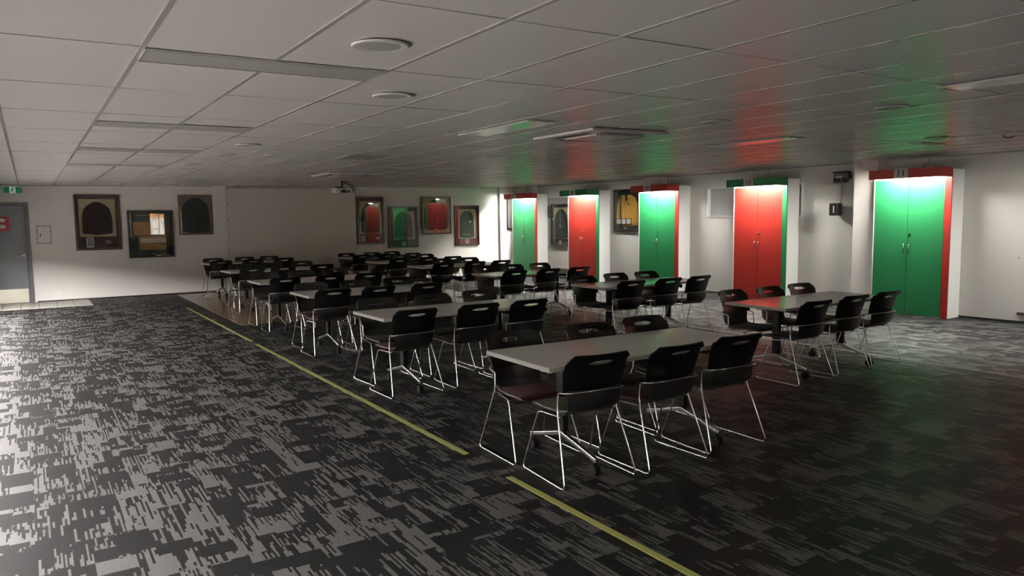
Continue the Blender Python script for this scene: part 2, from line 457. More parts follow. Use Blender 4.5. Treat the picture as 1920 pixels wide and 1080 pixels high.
# floor tapes
def tape(name, x, y0, y1, w, m, label, sk=0.0):
    mb = MB().add([(x - w / 2, y0, .001), (x + w / 2, y0, .001), (x + w / 2 + sk, y1, .001), (x - w / 2 + sk, y1, .001),
                   (x - w / 2, y0, .0035), (x + w / 2, y0, .0035), (x + w / 2 + sk, y1, .0035), (x - w / 2 + sk, y1, .0035)],
                  [(3, 2, 1, 0), (4, 5, 6, 7), (0, 1, 5, 4), (1, 2, 6, 5), (2, 3, 7, 6), (3, 0, 4, 7)])
    tag(part(name, mb, m), label, 'tape', 'floor marking tapes')
tape('floor_tape', 2.42, .6, 3.82, .045, 'tape_y', 'yellow tape strip on the carpet nearest the camera', .02)
tape('floor_tape', 2.448, 4.37, 10.0, .045, 'tape_y', 'long middle yellow tape strip beside the left tables')
tape('floor_tape', 2.455, 10.32, 15.25, .045, 'tape_y', 'farthest yellow tape strip, running beside the dance floor')
tape('floor_tape', 8.12, -1.0, 12.02, .035, 'tape_w', 'thin white tape line crossing the carpet beyond the right tables')

# ------------------------------------------------------------------ ceiling: tiles on a metal grid
ceil = part('ceiling', MB().box(XL - .2, XR + .25, YR - .2, YB + .2, .035, .10), 'gap')
tag(ceil, 'suspended ceiling of long white tiles in a metal grid', 'ceiling', kind='structure')
ceil.location = (0, 0, 2.42)
ceil.rotation_euler = (math.atan(.001), -math.atan(.008), 0)
PX, PY = .609, 1.215
gx = [.49 + PX * k for k in range(-3, 20)]
gy = [3.84 + PY * k for k in range(-8, 13)]
tile_c = MB().box(-PX / 2 + .004, PX / 2 - .004, -PY / 2 + .004, PY / 2 - .004, 0, .014).mesh('tile', bevel=.002, seg=1)
cells = []
for i in range(len(gx) - 1):
    for j in range(len(gy) - 1):
        cx, cy = (gx[i] + gx[i + 1]) / 2, (gy[j] + gy[j + 1]) / 2
        if cx > XR + .2 or cy > YB + .5: continue
        v = Vector((cx, cy, .8))
        d = v.dot(_w); sx = v.dot(_r) / max(d, .01)
        vis = d > .2 and abs(sx) < .80 and v.dot(_u) / max(d, .01) < .52
        cells.append((0 if vis else 1, v.length, cx, cy))
cells.sort()
rest = MB()
for n, (nv, dist, cx, cy) in enumerate(cells):
    rz = random.uniform(-.0015, .0015); rx, ry = random.uniform(-.003, .003), random.uniform(-.004, .004)
    if nv == 0 and n < 296:
        link('tile', tile_c, 'ceil', ceil, (cx, cy, random.uniform(0, .0015)), (rx, ry, rz))
    else:
        rest.box(cx - PX / 2 + .004, cx + PX / 2 - .004, cy - PY / 2 + .004, cy + PY / 2 - .004, 0, .014)
r_ = part('distant_tiles', rest, 'ceil', ceil); r_['kind'] = 'stuff'
for x in gx:
    part('grid_bar', MB().box(x - .012, x + .012, YR, YB, -.003, .002), 'bar', ceil, bevel=.001, seg=1)
for y in gy[1:]:
    if y < YB: part('cross_bar', MB().box(XL, XR, y - .0045, y + .0045, -.001, .002), 'bar', ceil)
tr = part('trim_1', MB().box(0, .02, YR, YB, -.02, .012), 'bar'); tr.location = (XR - .02, 0, ceil_z(XR, 0)); tr.rotation_euler = (math.atan(.001), 0, 0)
tag(tr, 'metal wall angle where the ceiling meets the right wall', 'trim', kind='structure')
tr = part('trim_2', MB().box(XL, XR, -.02, 0, -.015, .012), 'bar'); tr.location = (0, YB, ceil_z(0, YB)); tr.rotation_euler = (0, -math.atan(.008), 0)
tag(tr, 'metal wall angle where the ceiling meets the far wall', 'trim', kind='structure')
CROT = tuple(ceil.rotation_euler)

def cthing(name, label, cat, x, y, group=None):
    o = thing(name, label, cat, (x, y, ceil_z(x, y) - .004), 0, group); o.rotation_euler = CROT; return o

# ------------------------------------------------------------------ lockers along the right wall
def num_text(parent, txt, loc):
    t = text_part('number', txt, .145, 'ink', parent, loc, (PI / 2, 0, -PI / 2), .002)
    return t
def locker(num, yr, door, trim, label):
    """yr = right-hand (near) edge of the doors; doors 1.12 wide"""
    t = thing('locker_cabinet', label, 'locker', (XR, yr, 0), 0, 'tall lockers along the right wall')
    xf = 11.80 - XR            # carcass front
    part('carcass', MB().box(xf, -.004, -.099, 1.15, 0.0, 2.30), 'cabwhite', t, bevel=.003)
    for k in range(2):
        y0 = .002 + k * .5635
        d = part('door', MB().box(xf - .02, xf - .001, y0, y0 + .5545, .012, 2.17), door, t, bevel=.0025)
        hy = .52 if k == 0 else .60
        part('handle', MB().tube(bez([(xf - .02, hy, 1.135), (xf - .045, hy, 1.13), (xf - .055, hy, 1.09), (xf - .05, hy, 1.04), (xf - .035, hy, 1.0), (xf - .02, hy, .985)], 4), .0075, 8), 'chrome', d, smooth=60)
        if k == 0: part('lock', MB().lathe([(.017, 0), (.017, -.008), (.012, -.012)], 14, 'x', (xf - .02, .52, 1.30)), 'chrome', d, smooth=40)
        for q in range(4):
            vy = (.46 + .05 * (q % 2)) if k == 0 else (.61 + .05 * (q % 2))
            part('vent_hole', MB().lathe([(.007, 0), (.006, -.003)], 8, 'x', (xf - .02, vy, .045 + .035 * (q // 2))), 'alu', d)
    part('trim_post', MB().box(xf - .025, xf - .0005, -.10, -.002, 0, 2.175), trim, t, bevel=.002)
    part('edge_strip', MB().box(xf - .022, xf - .0005, 1.121, 1.135, 0, 2.175), 'cabwhite', t)
    x0 = 11.42 - XR; x1 = xf - .0005
    pel = part('pelmet', MB().box(x0, x0 + .018, -.10, 1.02, 2.175, 2.32).box(x0 + .018, x1, -.10, -.082, 2.175, 2.32).box(x0 + .018, x1, -.082, 1.02, 2.302, 2.32), trim, t)
    part('lamp_tray', MB().box(x0 + .019, x1 - .001, -.081, 1.001, 2.292, 2.3015), 'cabwhite', t)
    led = part('lamp_strip', MB().box(11.53 - XR, 11.62 - XR, 0.04, .94, 2.276, 2.2915), 'led', t, bevel=.002)
    led['label'] = 'lit white lamp strip under the pelmet'
    pl = part('number_plate', MB().box(11.41 - XR, 11.4195 - XR, .38, .60, 2.172, 2.325), 'plate', t, bevel=.002)
    num_text(pl, num, (11.408 - XR, .49, 2.248))
    part('cable', MB().tube(bez([(11.62 - XR, .28, 2.32), (11.63 - XR, .25, 2.37), (11.66 - XR, .20, 2.42), (11.66 - XR, .22, ceil_z(XR, yr) - .005)]), .004, 6), 'greyplastic', t)
    return t
locker('11', 5.94, 'green', 'red', 'locker with green doors and red trim nearest the camera, at the far right')
locker('10', 8.86, 'red', 'green', 'red-doored locker with green trim standing behind the right-hand front table')
locker('09', 11.60, 'green', 'red', 'green-doored locker with red trim beside the framed gold jersey')
locker('08', 14.27, 'red', 'green', 'red-doored locker with green trim beside the framed jacket with a medal')
locker('07', 16.93, 'green', 'red', 'farthest locker, green doors and red trim, against the far corner')

# the row of lockers goes on past the right edge of the view; its lamp lights the side of the nearest one in view
locker('12', 3.02, 'red', 'green', 'red-doored locker with green trim just beyond the right edge of the view')

# ------------------------------------------------------------------ chairs
def shell_mesh(name, rows, cols, thick, hole=None, smooth=50):
    """rows: function(u) grids -> list of rows of (x,y,z); hole: set of (row,col) cells left open"""
    bm = bmesh.new(); V = []
    for row in rows: V.append([bm.verts.new(p) for p in row])
    for i in range(len(V) - 1):
        for j in range(len(V[0]) - 1):
            if hole and (i, j) in hole: continue
            bm.faces.new((V[i][j], V[i][j + 1], V[i + 1][j + 1], V[i + 1][j]))
    bmesh.ops.recalc_face_normals(bm, faces=bm.faces)
    bmesh.ops.solidify(bm, geom=list(bm.faces), thickness=thick)
    bmesh.ops.recalc_face_normals(bm, faces=bm.faces)
    me = bpy.data.meshes.new(name); bm.to_mesh(me); bm.free()
    me.polygons.foreach_set('use_smooth', [True] * len(me.polygons)); me.set_sharp_from_angle(angle=math.radians(smooth))
    return me
US = [-1, -.95, -.85, -.66, -.46, -.40, -.2, 0, .2, .40, .46, .66, .85, .95, 1]
def back_rows():
    rows = []
    zs = [.575, .60, .65, .70, .732, .742, .772, .782, .800, .812]
    for i, z in enumerate(zs):
        w = .205 + .020 * min(1, (z - .575) / .10)
        row = []
        for u in US:
            zz = z
            au = abs(u)
            if i >= 7:                                   # rounded top corners
                drop = max(0, au - .80) / .20
                zz = z - (i - 6) / 3 * .038 * drop ** 2.2
            if i in (5, 6) and .39 < au < .42:           # rounded slot ends
                zz = z + (.009 if i == 5 else -.009)
            y = -.200 - (z - .575) * .30 - max(0, z - .74) * .35 + .050 * u * u
            row.append((u * w, y, zz))
        rows.append(row)
    return rows
hole = {(5, j) for j in range(5, 9)}
me_back = shell_mesh('backrest', back_rows(), US, .008, hole)
def seat_rows():
    prof = [(-.236, .586, .200, 0), (-.233, .545, .200, 0), (-.225, .50, .195, .1), (-.208, .462, .188, .25), (-.172, .437, .182, .6), (-.12, .425, .188, 1), (-.05, .418, .20, 1), (.06, .416, .212, 1), (.15, .422, .217, 1), (.205, .422, .212, 1), (.232, .410, .200, 1)]
    rows = []
    for y, z, w, k in prof:
        row = []
        for u in [-1, -.8, -.5, -.25, 0, .25, .5, .8, 1]:
            row.append((u * w, y + (1 - k) * .045 * u * u, z + k * .018 * u ** 4))
        rows.append(row)
    return rows
me_seat = shell_mesh('seat_shell', seat_rows(), None, .009)
def pad_mesh(m):
    mb = MB(); us = [-1, -.85, -.4, 0, .4, .85, 1]; n = len(us)
    vsq = [(-1, .0), (-.88, .7), (-.4, 1), (.2, 1), (.8, .9), (.95, .6), (1, 0)]
    top = []
    for t, h in vsq:
        y = .045 + t * .175
        for u in us:
            e = 0 if abs(u) == 1 else (.75 if abs(u) == .85 else 1)
            top.append((u * (.192 + .012 * t), y, .429 + .026 * h * e + .010 * u ** 4))
    bot = [(x, y, .424) for x, y, z in top]
    k = len(vsq); fs = []
    for i in range(k - 1):
        for j in range(n - 1):
            fs.append((i * n + j, i * n + j + 1, (i + 1) * n + j + 1, (i + 1) * n + j))
            o = n * k; fs.append((o + i * n + j, o + (i + 1) * n + j, o + (i + 1) * n + j + 1, o + i * n + j + 1))
    rim = [j for j in range(n)] + [i * n + n - 1 for i in range(1, k)] + [(k - 1) * n + j for j in range(n - 2, -1, -1)] + [i * n for i in range(k - 2, 0, -1)]
    for a in range(len(rim)):
        b = rim[(a + 1) % len(rim)]; fs.append((rim[a], b, b + n * k, rim[a] + n * k))
    mb.add(top + bot, fs); me = mb.mesh('seat_pad', smooth=60); me.materials.append(M[m]); return me
pads = {k: pad_mesh(k) for k in ('maroon', 'olive', 'charcoal')}
def side_mesh(s):
    p = rounded([(s * .214, -.112, .556), (s * .216, -.104, .455), (s * .268, -.262, .0065), (s * .262, .255, .0065), (s * .228, .105, .409), (s * .19, -.10, .403)], .035, 4)
    return MB().tube(p, .0058, 8).mesh('side_frame', smooth=70)
me_side = {s: side_mesh(s) for s in (-1, 1)}
me_bar = MB().tube(bez([(-.214, -.112, .556), (-.218, -.135, .566), (-.214, -.19, .573), (-.18, -.228, .579), (-.1, -.249, .583), (0, -.2535, .584), (.1, -.249, .583), (.18, -.228, .579), (.214, -.19, .573), (.218, -.135, .566), (.214, -.112, .556)], 4), .0058, 8).mesh('back_bar', smooth=70)
me_crossr = MB().tube([(-.2205, -.118, .42), (-.13, -.06, .405), (.13, -.06, .405), (.2205, -.118, .42)], .0055, 8).mesh('cross_bar', smooth=70)
me_crossf = MB().tube([(-.226, .098, .4045), (.226, .098, .4045)], .0055, 8).mesh('cross_bar', smooth=70)
def make_chair():
    t = thing('stacking_chair', 'chair', 'chair', group='black stacking chairs at the white tables')
    link('backrest', me_back, 'black', t); link('seat_shell', me_seat, 'shell', t)
    link('seat_pad', pads['maroon'], None, t)
    for s in (-1, 1): link('side_frame', me_side[s], 'chrome', t)
    link('back_bar', me_bar, 'chrome', t); link('cross_bar', me_crossr, 'chrome', t); link('cross_bar', me_crossf, 'chrome', t)
    return t
chair0 = make_chair(); chair_used = [False]
def place_chair(x, y, rz, pad, label, z=0.0):
    c = copy_tree(chair0) if chair_used[0] else chair0
    chair_used[0] = True
    c.location = (x, y, z); c.rotation_euler = (0, 0, rz); c['label'] = label
    for ch in c.children:
        if ch.name.split('.')[0] == 'seat_pad':
            ch.data = pads[pad]; ch['label'] = '%s fabric seat pad' % pad

# ------------------------------------------------------------------ tables
def make_table():
    t = thing('flip_top_table', 'table', 'table', group='white flip-top tables')
    top = part('tabletop', MB().box(-.905, .905, -.365, .365, .706, .735), 'laminate', t, bevel=.003)
    part('edge_band', MB().box(-.91, -.905, -.37, .37, .707, .734).box(.905, .91, -.37, .37, .707, .734).box(-.905, .905, -.37, -.365, .707, .734).box(-.905, .905, .365, .37, .707, .734), 'edge', top)
    for s in (-1, 1):
        part('rail', MB().box(-.62, .62, s * .17 - .02, s * .17 + .02, .672, .7045), 'blackmetal', t, bevel=.003)
        x = s * .55
        part('bracket', MB().box(x - .03, x + .03, -.24, .24, .650, .671), 'blackmetal', t, bevel=.004)
        part('leg_post', MB().box(x - .022, x + .022, -.038, .038, .21, .649), 'blackmetal', t, bevel=.006)
        part('lever_knob', MB().lathe([(.004, 0), (.022, .004), (.022, .02), (.012, .026)], 14, 'x', (x + s * .03, -.20, .655)), 'alu', t, smooth=40)
        ft = MB()
        for q in (-1, 1):
            a = (0.0, .232, .17); b_ = (q * .37, .118, .085)
            y0, y1 = 0.0, q * .37
            ft.add([(x - .018, y0, .182), (x + .018, y0, .182), (x + .016, y1, .092), (x - .016, y1, .092), (x - .018, y0, .212), (x + .018, y0, .212), (x + .014, y1, .118), (x - .014, y1, .118)],
                   [(3, 2, 1, 0), (4, 5, 6, 7), (0, 1, 5, 4), (1, 2, 6, 5), (2, 3, 7, 6), (3, 0, 4, 7)])
        foot = part('foot', ft, 'alu', t, bevel=.004)
        for q in (-1, 1):
            cm = MB()
            for e in (-1, 1):
                cm.lathe([(.020, -.008), (.036, -.007), (.038, 0), (.036, .007), (.020, .008)], 16, 'x', (x + e * .014, q * .345, .038))
            cm.box(x - .005, x + .005, q * .345 - .03, q * .345 + .03, .03, .07).tube([(x, q * .345, .06), (x, q * .345, .10)], .010, 8)
            part('caster', cm, 'rubber', foot, smooth=40)
    return t
table0 = make_table(); table_used = [False]
ORD = ['first', 'second', 'third', 'fourth', 'fifth', 'farthest']
# left edge x, near edge y, yaw (deg), near-side chair slots (x, y), far-side chair slots
T_LEFT = [
    (2.54, 3.49, -1.0, [(2.84, 3.39), (3.45, 3.33), (4.06, 3.36)], [(2.86, 4.45), (3.55, 4.42), (4.16, 4.47)]),
    (2.63, 6.19, 0.6, [(2.94, 6.14), (3.62, 6.20), (4.22, 6.24)], [(3.0, 7.22), (3.65, 7.26), (4.29, 7.32)]),
    (2.73, 8.64, 0.4, [(3.03, 8.60), (3.62, 8.65), (4.29, 8.69)], [(3.08, 9.68), (3.72, 9.70), (4.36, 9.74)]),
    (2.76, 10.95, 0.6, [(3.12, 11.05), (3.80, 11.10), (4.43, 11.15)], [(3.14, 12.2), (3.78, 12.3), (4.39, 12.38)]),
    (2.93, 13.66, 0.8, [(3.32, 13.72), (3.87, 13.80), (4.60, 13.9)], [(3.4, 14.9), (4.02, 15.0), (4.65, 15.1)]),
    (3.14, 16.72, 1.0, [(3.41, 16.62), (4.09, 16.72), (4.76, 16.75)], [(3.47, 17.75), (4.19, 17.86), (4.75, 17.88)])]
T_RIGHT = [
    (6.0, 4.45, 0.0, [(6.29, 4.29), (6.99, 4.34), (7.61, 4.36)], [(6.45, 5.50), (7.06, 5.48), (7.67, 5.52)]),
    (6.09, 7.18, 0.0, [(6.49, 7.15), (7.16, 7.16), (7.74, 7.16)], [(6.46, 8.16), (7.16, 8.26), (7.72, 8.22)]),
    (6.06, 9.80, 0.3, [(6.41, 9.78), (7.07, 9.83), (7.70, 9.86)], [(6.58, 11.05), (7.19, 11.08), (7.81, 11.1)]),
    (6.10, 12.38, 0.3, [(6.50, 12.50), (7.19, 12.53), (7.78, 12.55)], [(6.55, 13.66), (7.19, 13.68), (7.81, 13.72)]),
    (6.10, 14.50, 0.4, [(6.56, 14.66), (7.24, 14.74), (7.84, 14.80)], [(6.62, 15.92), (7.26, 15.93), (7.88, 15.95)]),
    (6.28, 16.74, 0.6, [(6.61, 16.68), (7.26, 16.74), (7.93, 16.84)], [(6.63, 17.83), (7.35, 17.93), (7.93, 17.98)])]
PADS = {('left', 0, 'near', 0): 'olive', ('left', 0, 'near', 1): 'maroon', ('left', 0, 'near', 2): 'olive', ('left', 0, 'far', 0): 'maroon', ('left', 0, 'far', 1): 'charcoal',
        ('left', 1, 'near', 0): 'maroon', ('left', 1, 'far', 0): 'olive', ('left', 2, 'near', 0): 'maroon', ('left', 2, 'far', 0): 'maroon',
        ('right', 0, 'near', 0): 'charcoal', ('right', 0, 'near', 1): 'maroon', ('right', 0, 'near', 2): 'olive', ('right', 0, 'far', 0): 'charcoal', ('right', 0, 'far', 1): 'charcoal', ('right', 0, 'far', 2): 'olive',
        ('right', 1, 'near', 2): 'maroon', ('right', 1, 'near', 0): 'charcoal', ('right', 1, 'near', 1): 'charcoal', ('right', 1, 'far', 0): 'charcoal', ('right', 2, 'near', 2): 'maroon'}
for colname, rows_ in (('left', T_LEFT), ('right', T_RIGHT)):
    for k, (x0, y0, yaw, near, far) in enumerate(rows_):
        t = copy_tree(table0) if table_used[0] else table0
        table_used[0] = True
        fz = .006 if (k >= 4 or (k == 3 and colname == 'right')) else 0.0
        t.location = (x0 + .91, y0 + .37, fz); t.rotation_euler = (0, 0, math.radians(yaw))
        t['label'] = 'white-topped wheeled table, %s from the front in the %s-hand row' % (ORD[k], colname)
        for side, slots in (('near', near), ('far', far)):
            for i, (sx, sy) in enumerate(slots):
                rz = math.radians(random.uniform(-3.5, 3.5) + yaw)
                pad = PADS.get((colname, k, side, i), random.choice(['maroon', 'olive', 'charcoal']))
                pos = ['left', 'middle', 'right'][i]
                lab = 'black chair, %s seat on the %s side of the %s %s-hand table from the front' % (pos, side, ORD[k], colname)
                cz = .006 if sy > 12.3 else 0.0
                ye = y0 + .37 + math.tan(math.radians(yaw)) * (sx - x0 - .91)
                sy = min(sy, ye - .37 - .065) if side == 'near' else max(sy, ye + .37 + .065)
                if side == 'near': place_chair(sx + .262 * math.sin(rz) * -1, sy + .262, rz, pad, lab, cz)
                else: place_chair(sx, sy - .262, PI + rz, pad, lab, cz)

# ------------------------------------------------------------------ framed jackets
def jacket_poly(w, h, kind='blazer'):
    """silhouette of a hanging garment, sleeves down, centred at x = 0, bottom at z = 0"""
    hw = w / 2
    if kind == 'blazer':
        half = [(.10 * w, h), (.16 * w, h * .965), (.30 * w, h * .90), (.42 * w, h * .78), (.48 * w, h * .62), (hw, h * .35), (.495 * w, h * .05), (.47 * w, 0), (.25 * w, -.02 * h), (0, -.045 * h)]
    elif kind == 'open':
        half = [(.09 * w, h), (.20 * w, h * .96), (.34 * w, h * .87), (.45 * w, h * .68), (hw, h * .42), (.485 * w, h * .16), (.45 * w, .03 * h), (.30 * w, -.02 * h), (.08 * w, -.03 * h), (.02 * w, .02 * h)]
    else:
        half = [(.12 * w, h), (.22 * w, h * .97), (.38 * w, h * .88), (.45 * w, h * .72), (.47 * w, h * .45), (.49 * w, h * .05), (.46 * w, 0), (.2 * w, -.012 * h), (0, -.02 * h)]
    right = [(x, z) for x, z in half]
    left = [(-x, z) for x, z in reversed(half) if x > 0]
    pts = right + left
    return pts[::-1]
def puffed(poly, y0, depth, name, m, parent, rings=3):
    """garment body: outline with a softly domed front"""
    cx = sum(p[0] for p in poly) / len(poly); cz = sum(p[1] for p in poly) / len(poly)
    mb = MB(); vs = [(x, y0, z) for x, z in poly]; n = len(poly); fs = []
    for k in range(rings):
        t = (k + 1) / (rings + .6); s = 1 - .9 * t * t * .9 - .05 * t
        yy = y0 - depth * math.sin(t * PI / 2)
        vs += [(cx + (x - cx) * s, yy, cz + (z - cz) * s) for x, z in poly]
        for i in range(n):
            j = (i + 1) % n; a = k * n; fs.append((a + i, a + j, a + n + j, a + n + i))
    vs.append((cx, y0 - depth, cz)); c = len(vs) - 1
    for i in range(n): fs.append((rings * n + i, rings * n + (i + 1) % n, c))
    fs.append(tuple(range(n - 1, -1, -1)))
    mb.add(vs, fs); return part(name, mb, m, parent, smooth=60)
def script_line(x0, x1, z, amp, y):
    """a flowing embroidered signature stroke"""
    pts = []; n = 26
    for k in range(n + 1):
        t = k / n; ph = t * 2 * PI * 6.5
        big = 1.6 if (k % 9) < 2 else 1.0
        pts.append((x0 + (x1 - x0) * t + amp * .35 * math.cos(ph), y, z + amp * big * math.sin(ph) * (.75 + .25 * math.sin(t * 17))))
    return MB().tube(bez(pts, 3), amp * .22, 5)
def picture(label, x0, x1, z0, z1, fw, fmat, mat_, wall='back', name='framed_jacket', cat='picture', yaw=0.0):
    w, h = x1 - x0, z1 - z0
    if wall == 'back': t = thing(name, label, cat, ((x0 + x1) / 2, YB - .002 - (x1 - x0) / 2 * math.sin(math.radians(yaw)), z0), math.radians(yaw), 'framed memorabilia')
    else: t = thing(name, label, cat, (XR - .002, (x0 + x1) / 2, z0), -PI / 2, 'framed memorabilia')
    d = .045
    hw = w / 2
    for nm, a in (('frame_rail', (-hw, hw, 0, fw)), ('frame_rail', (-hw, hw, h - fw, h)), ('frame_stile', (-hw, -hw + fw, fw, h - fw)), ('frame_stile', (hw - fw, hw, fw, h - fw))):
        part(nm, MB().box(a[0], a[1], -d, 0, a[2], a[3]), fmat, t, bevel=.004)
    part('mat_board', MB().box(-hw + fw, hw - fw, -.012, -.001, fw, h - fw), mat_, t)
    part('glass_pane', MB().box(-hw + fw * .6, hw - fw * .6, -.0405, -.0385, fw * .6, h - fw * .6), 'glass', t)
    return t, w, h
def card(t, name, x0, x1, z0, z1, m, y=-.0125, th=.003):
    return part(name, MB().box(x0, x1, y - th, y, z0, z1), m, t)
def fillet(t, x0, x1, z0, z1, m, w=.012, y=-.0125):
    part('fillet', MB().box(x0, x1, y - .004, y, z0, z0 + w).box(x0, x1, y - .004, y, z1 - w, z1).box(x0, x0 + w, y - .004, y, z0 + w, z1 - w).box(x1 - w, x1, y - .004, y, z0 + w, z1 - w), m, t)
def garment(t, kind, w, h, x, z, m, depth=.02, y=-.0155):
    poly = [(px + x, pz + z) for px, pz in jacket_poly(w, h, kind)]
    return puffed(poly, y, depth, 'jacket' if kind != 'jersey' else 'jersey', m, t)

# far wall, left of the screen
t, w, h = picture('framed dark maroon jacket on a beige mat, nearest the grey door', .83, 1.70, 1.06, 2.25, .045, 'f_dark', 'm_brown')
card(t, 'inner_mat', -.35, .345, .29, 1.10, 'm_beige'); fillet(t, -.35, .345, .29, 1.10, 'f_gold', .008, -.0155)
j = garment(t, 'blazer', .58, .68, -.01, .355, 'j_maroon')
part('badge', MB().prism([(.06, .66), (.11, .66), (.11, .72), (.085, .735), (.06, .72)], -.039, -.033), 'm_brown', j)
card(t, 'photograph', -.235, -.10, .06, .27, 'paper'); card(t, 'photo_print', -.222, -.113, .085, .258, 'photo', -.0155, .001)
card(t, 'plaque', .125, .225, .145, .205, 'm_beige')
t, w, h = picture('black-framed glossy green display reflecting a bright window, lowest left of the screen', 1.83, 2.76, .86, 1.91, .02, 'f_black', 'm_green')
card(t, 'title_strip', -.30, .02, .935, .955, 'thread'); card(t, 'print', -.26, .30, .17, .48, 'amber'); card(t, 'painted_timber_reflection', -.36, .0, .50, .80, 'timber')  # the brown timber card paints in a reflection on the glass
card(t, 'painted_books_reflection', -.22, .30, .33, .43, 'books', -.0155, .001); card(t, 'painted_window_reflection', .04, .24, .52, .86, 'paper')  # pale cards paint in the mirrored books and the bright window
card(t, 'caption', .02, .07, .07, .09, 'thread'); card(t, 'caption', .19, .28, .07, .085, 'thread')
t, w, h = picture('brown-framed dark teal jacket hung just left of the screen', 2.88, 3.61, 1.35, 2.26, .04, 'f_brown', 'm_grey')
j = garment(t, 'blazer', .62, .78, .0, .07, 'j_navy', .02)
part('signature', script_line(-.12, .12, .14, .012, -.0385), 'm_grey', t)
# far wall, right of the screen
t, w, h = picture('tall framed dark jacket directly right of the screen', 7.13, 7.89, 1.015, 2.25, .035, 'f_dark', 'm_brown', yaw=1.5)
card(t, 'inner_mat', -.30, .30, .27, 1.11, 'm_beige'); fillet(t, -.30, .30, .27, 1.11, 'f_gold', .008, -.0155)
garment(t, 'blazer', .52, .76, .0, .30, 'j_black'); card(t, 'lower_panel', -.12, .30, .04, .25, 'm_maroon', -.0125, .002)
card(t, 'photograph', -.27, -.15, .06, .22, 'photo'); card(t, 'plaque', .14, .24, .12, .165, 'paper', -.0145)
t, w, h = picture('framed green and red jacket, second right of the screen', 8.01, 8.88, .89, 1.99, .04, 'f_black', 'm_black', yaw=2.5)
card(t, 'inner_mat', -.29, .33, .22, .97, 'm_beige'); fillet(t, -.29, .33, .22, .97, 'f_gold', .008, -.0155)
garment(t, 'blazer', .56, .72, .0, .245, 'j_green')
part('red_panel', MB().box(.04, .14, -.038, -.030, .25, .88), 'j_red', t); part('signature', script_line(-.20, .20, .27, .014, -.0385), 'thread', t)
card(t, 'plaque', -.06, .07, .06, .08, 'thread'); card(t, 'emblem', -.05, .06, .09, .16, 'm_grey')
t, w, h = picture('framed black jacket on beige with no lower panel, hung highest right of the screen', 8.98, 9.90, 1.235, 2.255, .03, 'f_black', 'm_beige', yaw=3.4)
fillet(t, -.42, .42, .04, .98, 'f_gold', .006)
j = garment(t, 'open', .80, .80, .0, .13, 'j_black', .02); part('signature', script_line(-.20, .20, .21, .014, -.0385), 'm_grey', t)
for q in range(2): part('button', MB().lathe([(.012, 0), (.010, -.004)], 10, 'y', (.02, -.034, .32 + .14 * q)), 'thread', t)
t, w, h = picture('framed bottle green jersey on a maroon mat, nearest the far corner', 10.02, 10.81, .89, 2.02, .03, 'f_dark', 'm_maroon')
card(t, 'inner_mat', -.28, .28, .20, 1.02, 'm_beige'); fillet(t, -.28, .28, .20, 1.02, 'f_gold', .008, -.0155)
garment(t, 'jersey', .50, .75, 0, .225, 'j_green')
part('crest', MB().prism([(.06, .66), (.09, .62), (.13, .66), (.14, .70), (.11, .685), (.09, .71), (.07, .685)], -.0375, -.034), 'thread', t)
part('signature', script_line(-.14, .12, .31, .013, -.0385), 'thread', t)
em = MB().prism([(-.05, .075), (.05, .075), (.055, .12), (.05, .17), (.02, .165), (0, .19), (-.02, .165), (-.05, .17), (-.055, .12)], -.0165, -.0125)
e_ = part('emblem', em, 'thread', t); part('emblem_shield', MB().prism([(-.028, .11), (0, .085), (.028, .11), (.028, .155), (-.028, .155)], -.0185, -.0165), 'm_maroon', e_)
card(t, 'caption', -.04, .04, .055, .065, 'thread')
t, w, h = picture('narrow brown framed picture in the far corner behind the farthest locker', 11.74, 12.11, 1.31, 2.31, .05, 'f_dark', 'm_grey', name='framed_picture')
fillet(t, -.13, .13, .06, .94, 'thread', .014)
# right wall
t, w, h = picture('framed dark green jacket with a hanging medal, beside locker 08', 15.75, 16.63, .86, 2.01, .03, 'f_black', 'm_green', 'right')
card(t, 'inner_mat', -.33, .33, .21, 1.06, 'm_beige'); fillet(t, -.33, .33, .21, 1.06, 'm_grey', .01, -.0155)
garment(t, 'blazer', .62, .78, .0, .235, 'j_green')
part('ribbon', MB().box(-.02, .0, -.038, -.034, .55, 1.05), 'm_grey', t); part('medal', MB().lathe([(.03, -.034), (.028, -.038)], 14, 'y', (-.01, 0, .55)), 'paper', t)
card(t, 'emblem', -.10, .02, .06, .17, 'thread'); card(t, 'badge', -.24, -.20, .09, .13, 'm_grey'); card(t, 'badge', .12, .16, .09, .13, 'm_grey')
t, w, h = picture('black-framed gold jersey with a black stripe and three photographs, beside locker 09', 13.06, 14.0, 1.28, 2.30, .025, 'f_black', 'm_black', 'right', 'framed_jersey')
fillet(t, -.42, .42, .05, .92, 'f_brown', .01)
garment(t, 'jersey', .80, .74, 0.0, .15, 'j_gold', .012)
part('stripe', MB().box(-.25, -.20, -.029, -.022, .15, .86), 'm_black', t); part('collar', MB().prism([(-.10, .93), (-.02, .72), (.0, .72), (.04, .93)], -.030, -.022), 'm_black', t)
part('crest', MB().lathe([(.035, -.022), (.03, -.029)], 10, 'y', (.06, 0, .66)), 'm_brown', t)
for q in range(3):
    c_ = card(t, 'photo_frame', -.37 + q * .18, -.195 + q * .18, .17, .32, 'm_black', -.022, .010); part('photo', MB().box(-.355 + q * .18, -.21 + q * .18, -.0335, -.032, .19, .305), 'books', c_)
card(t, 'plaque', -.10, -.02, .07, .11, 'paper')

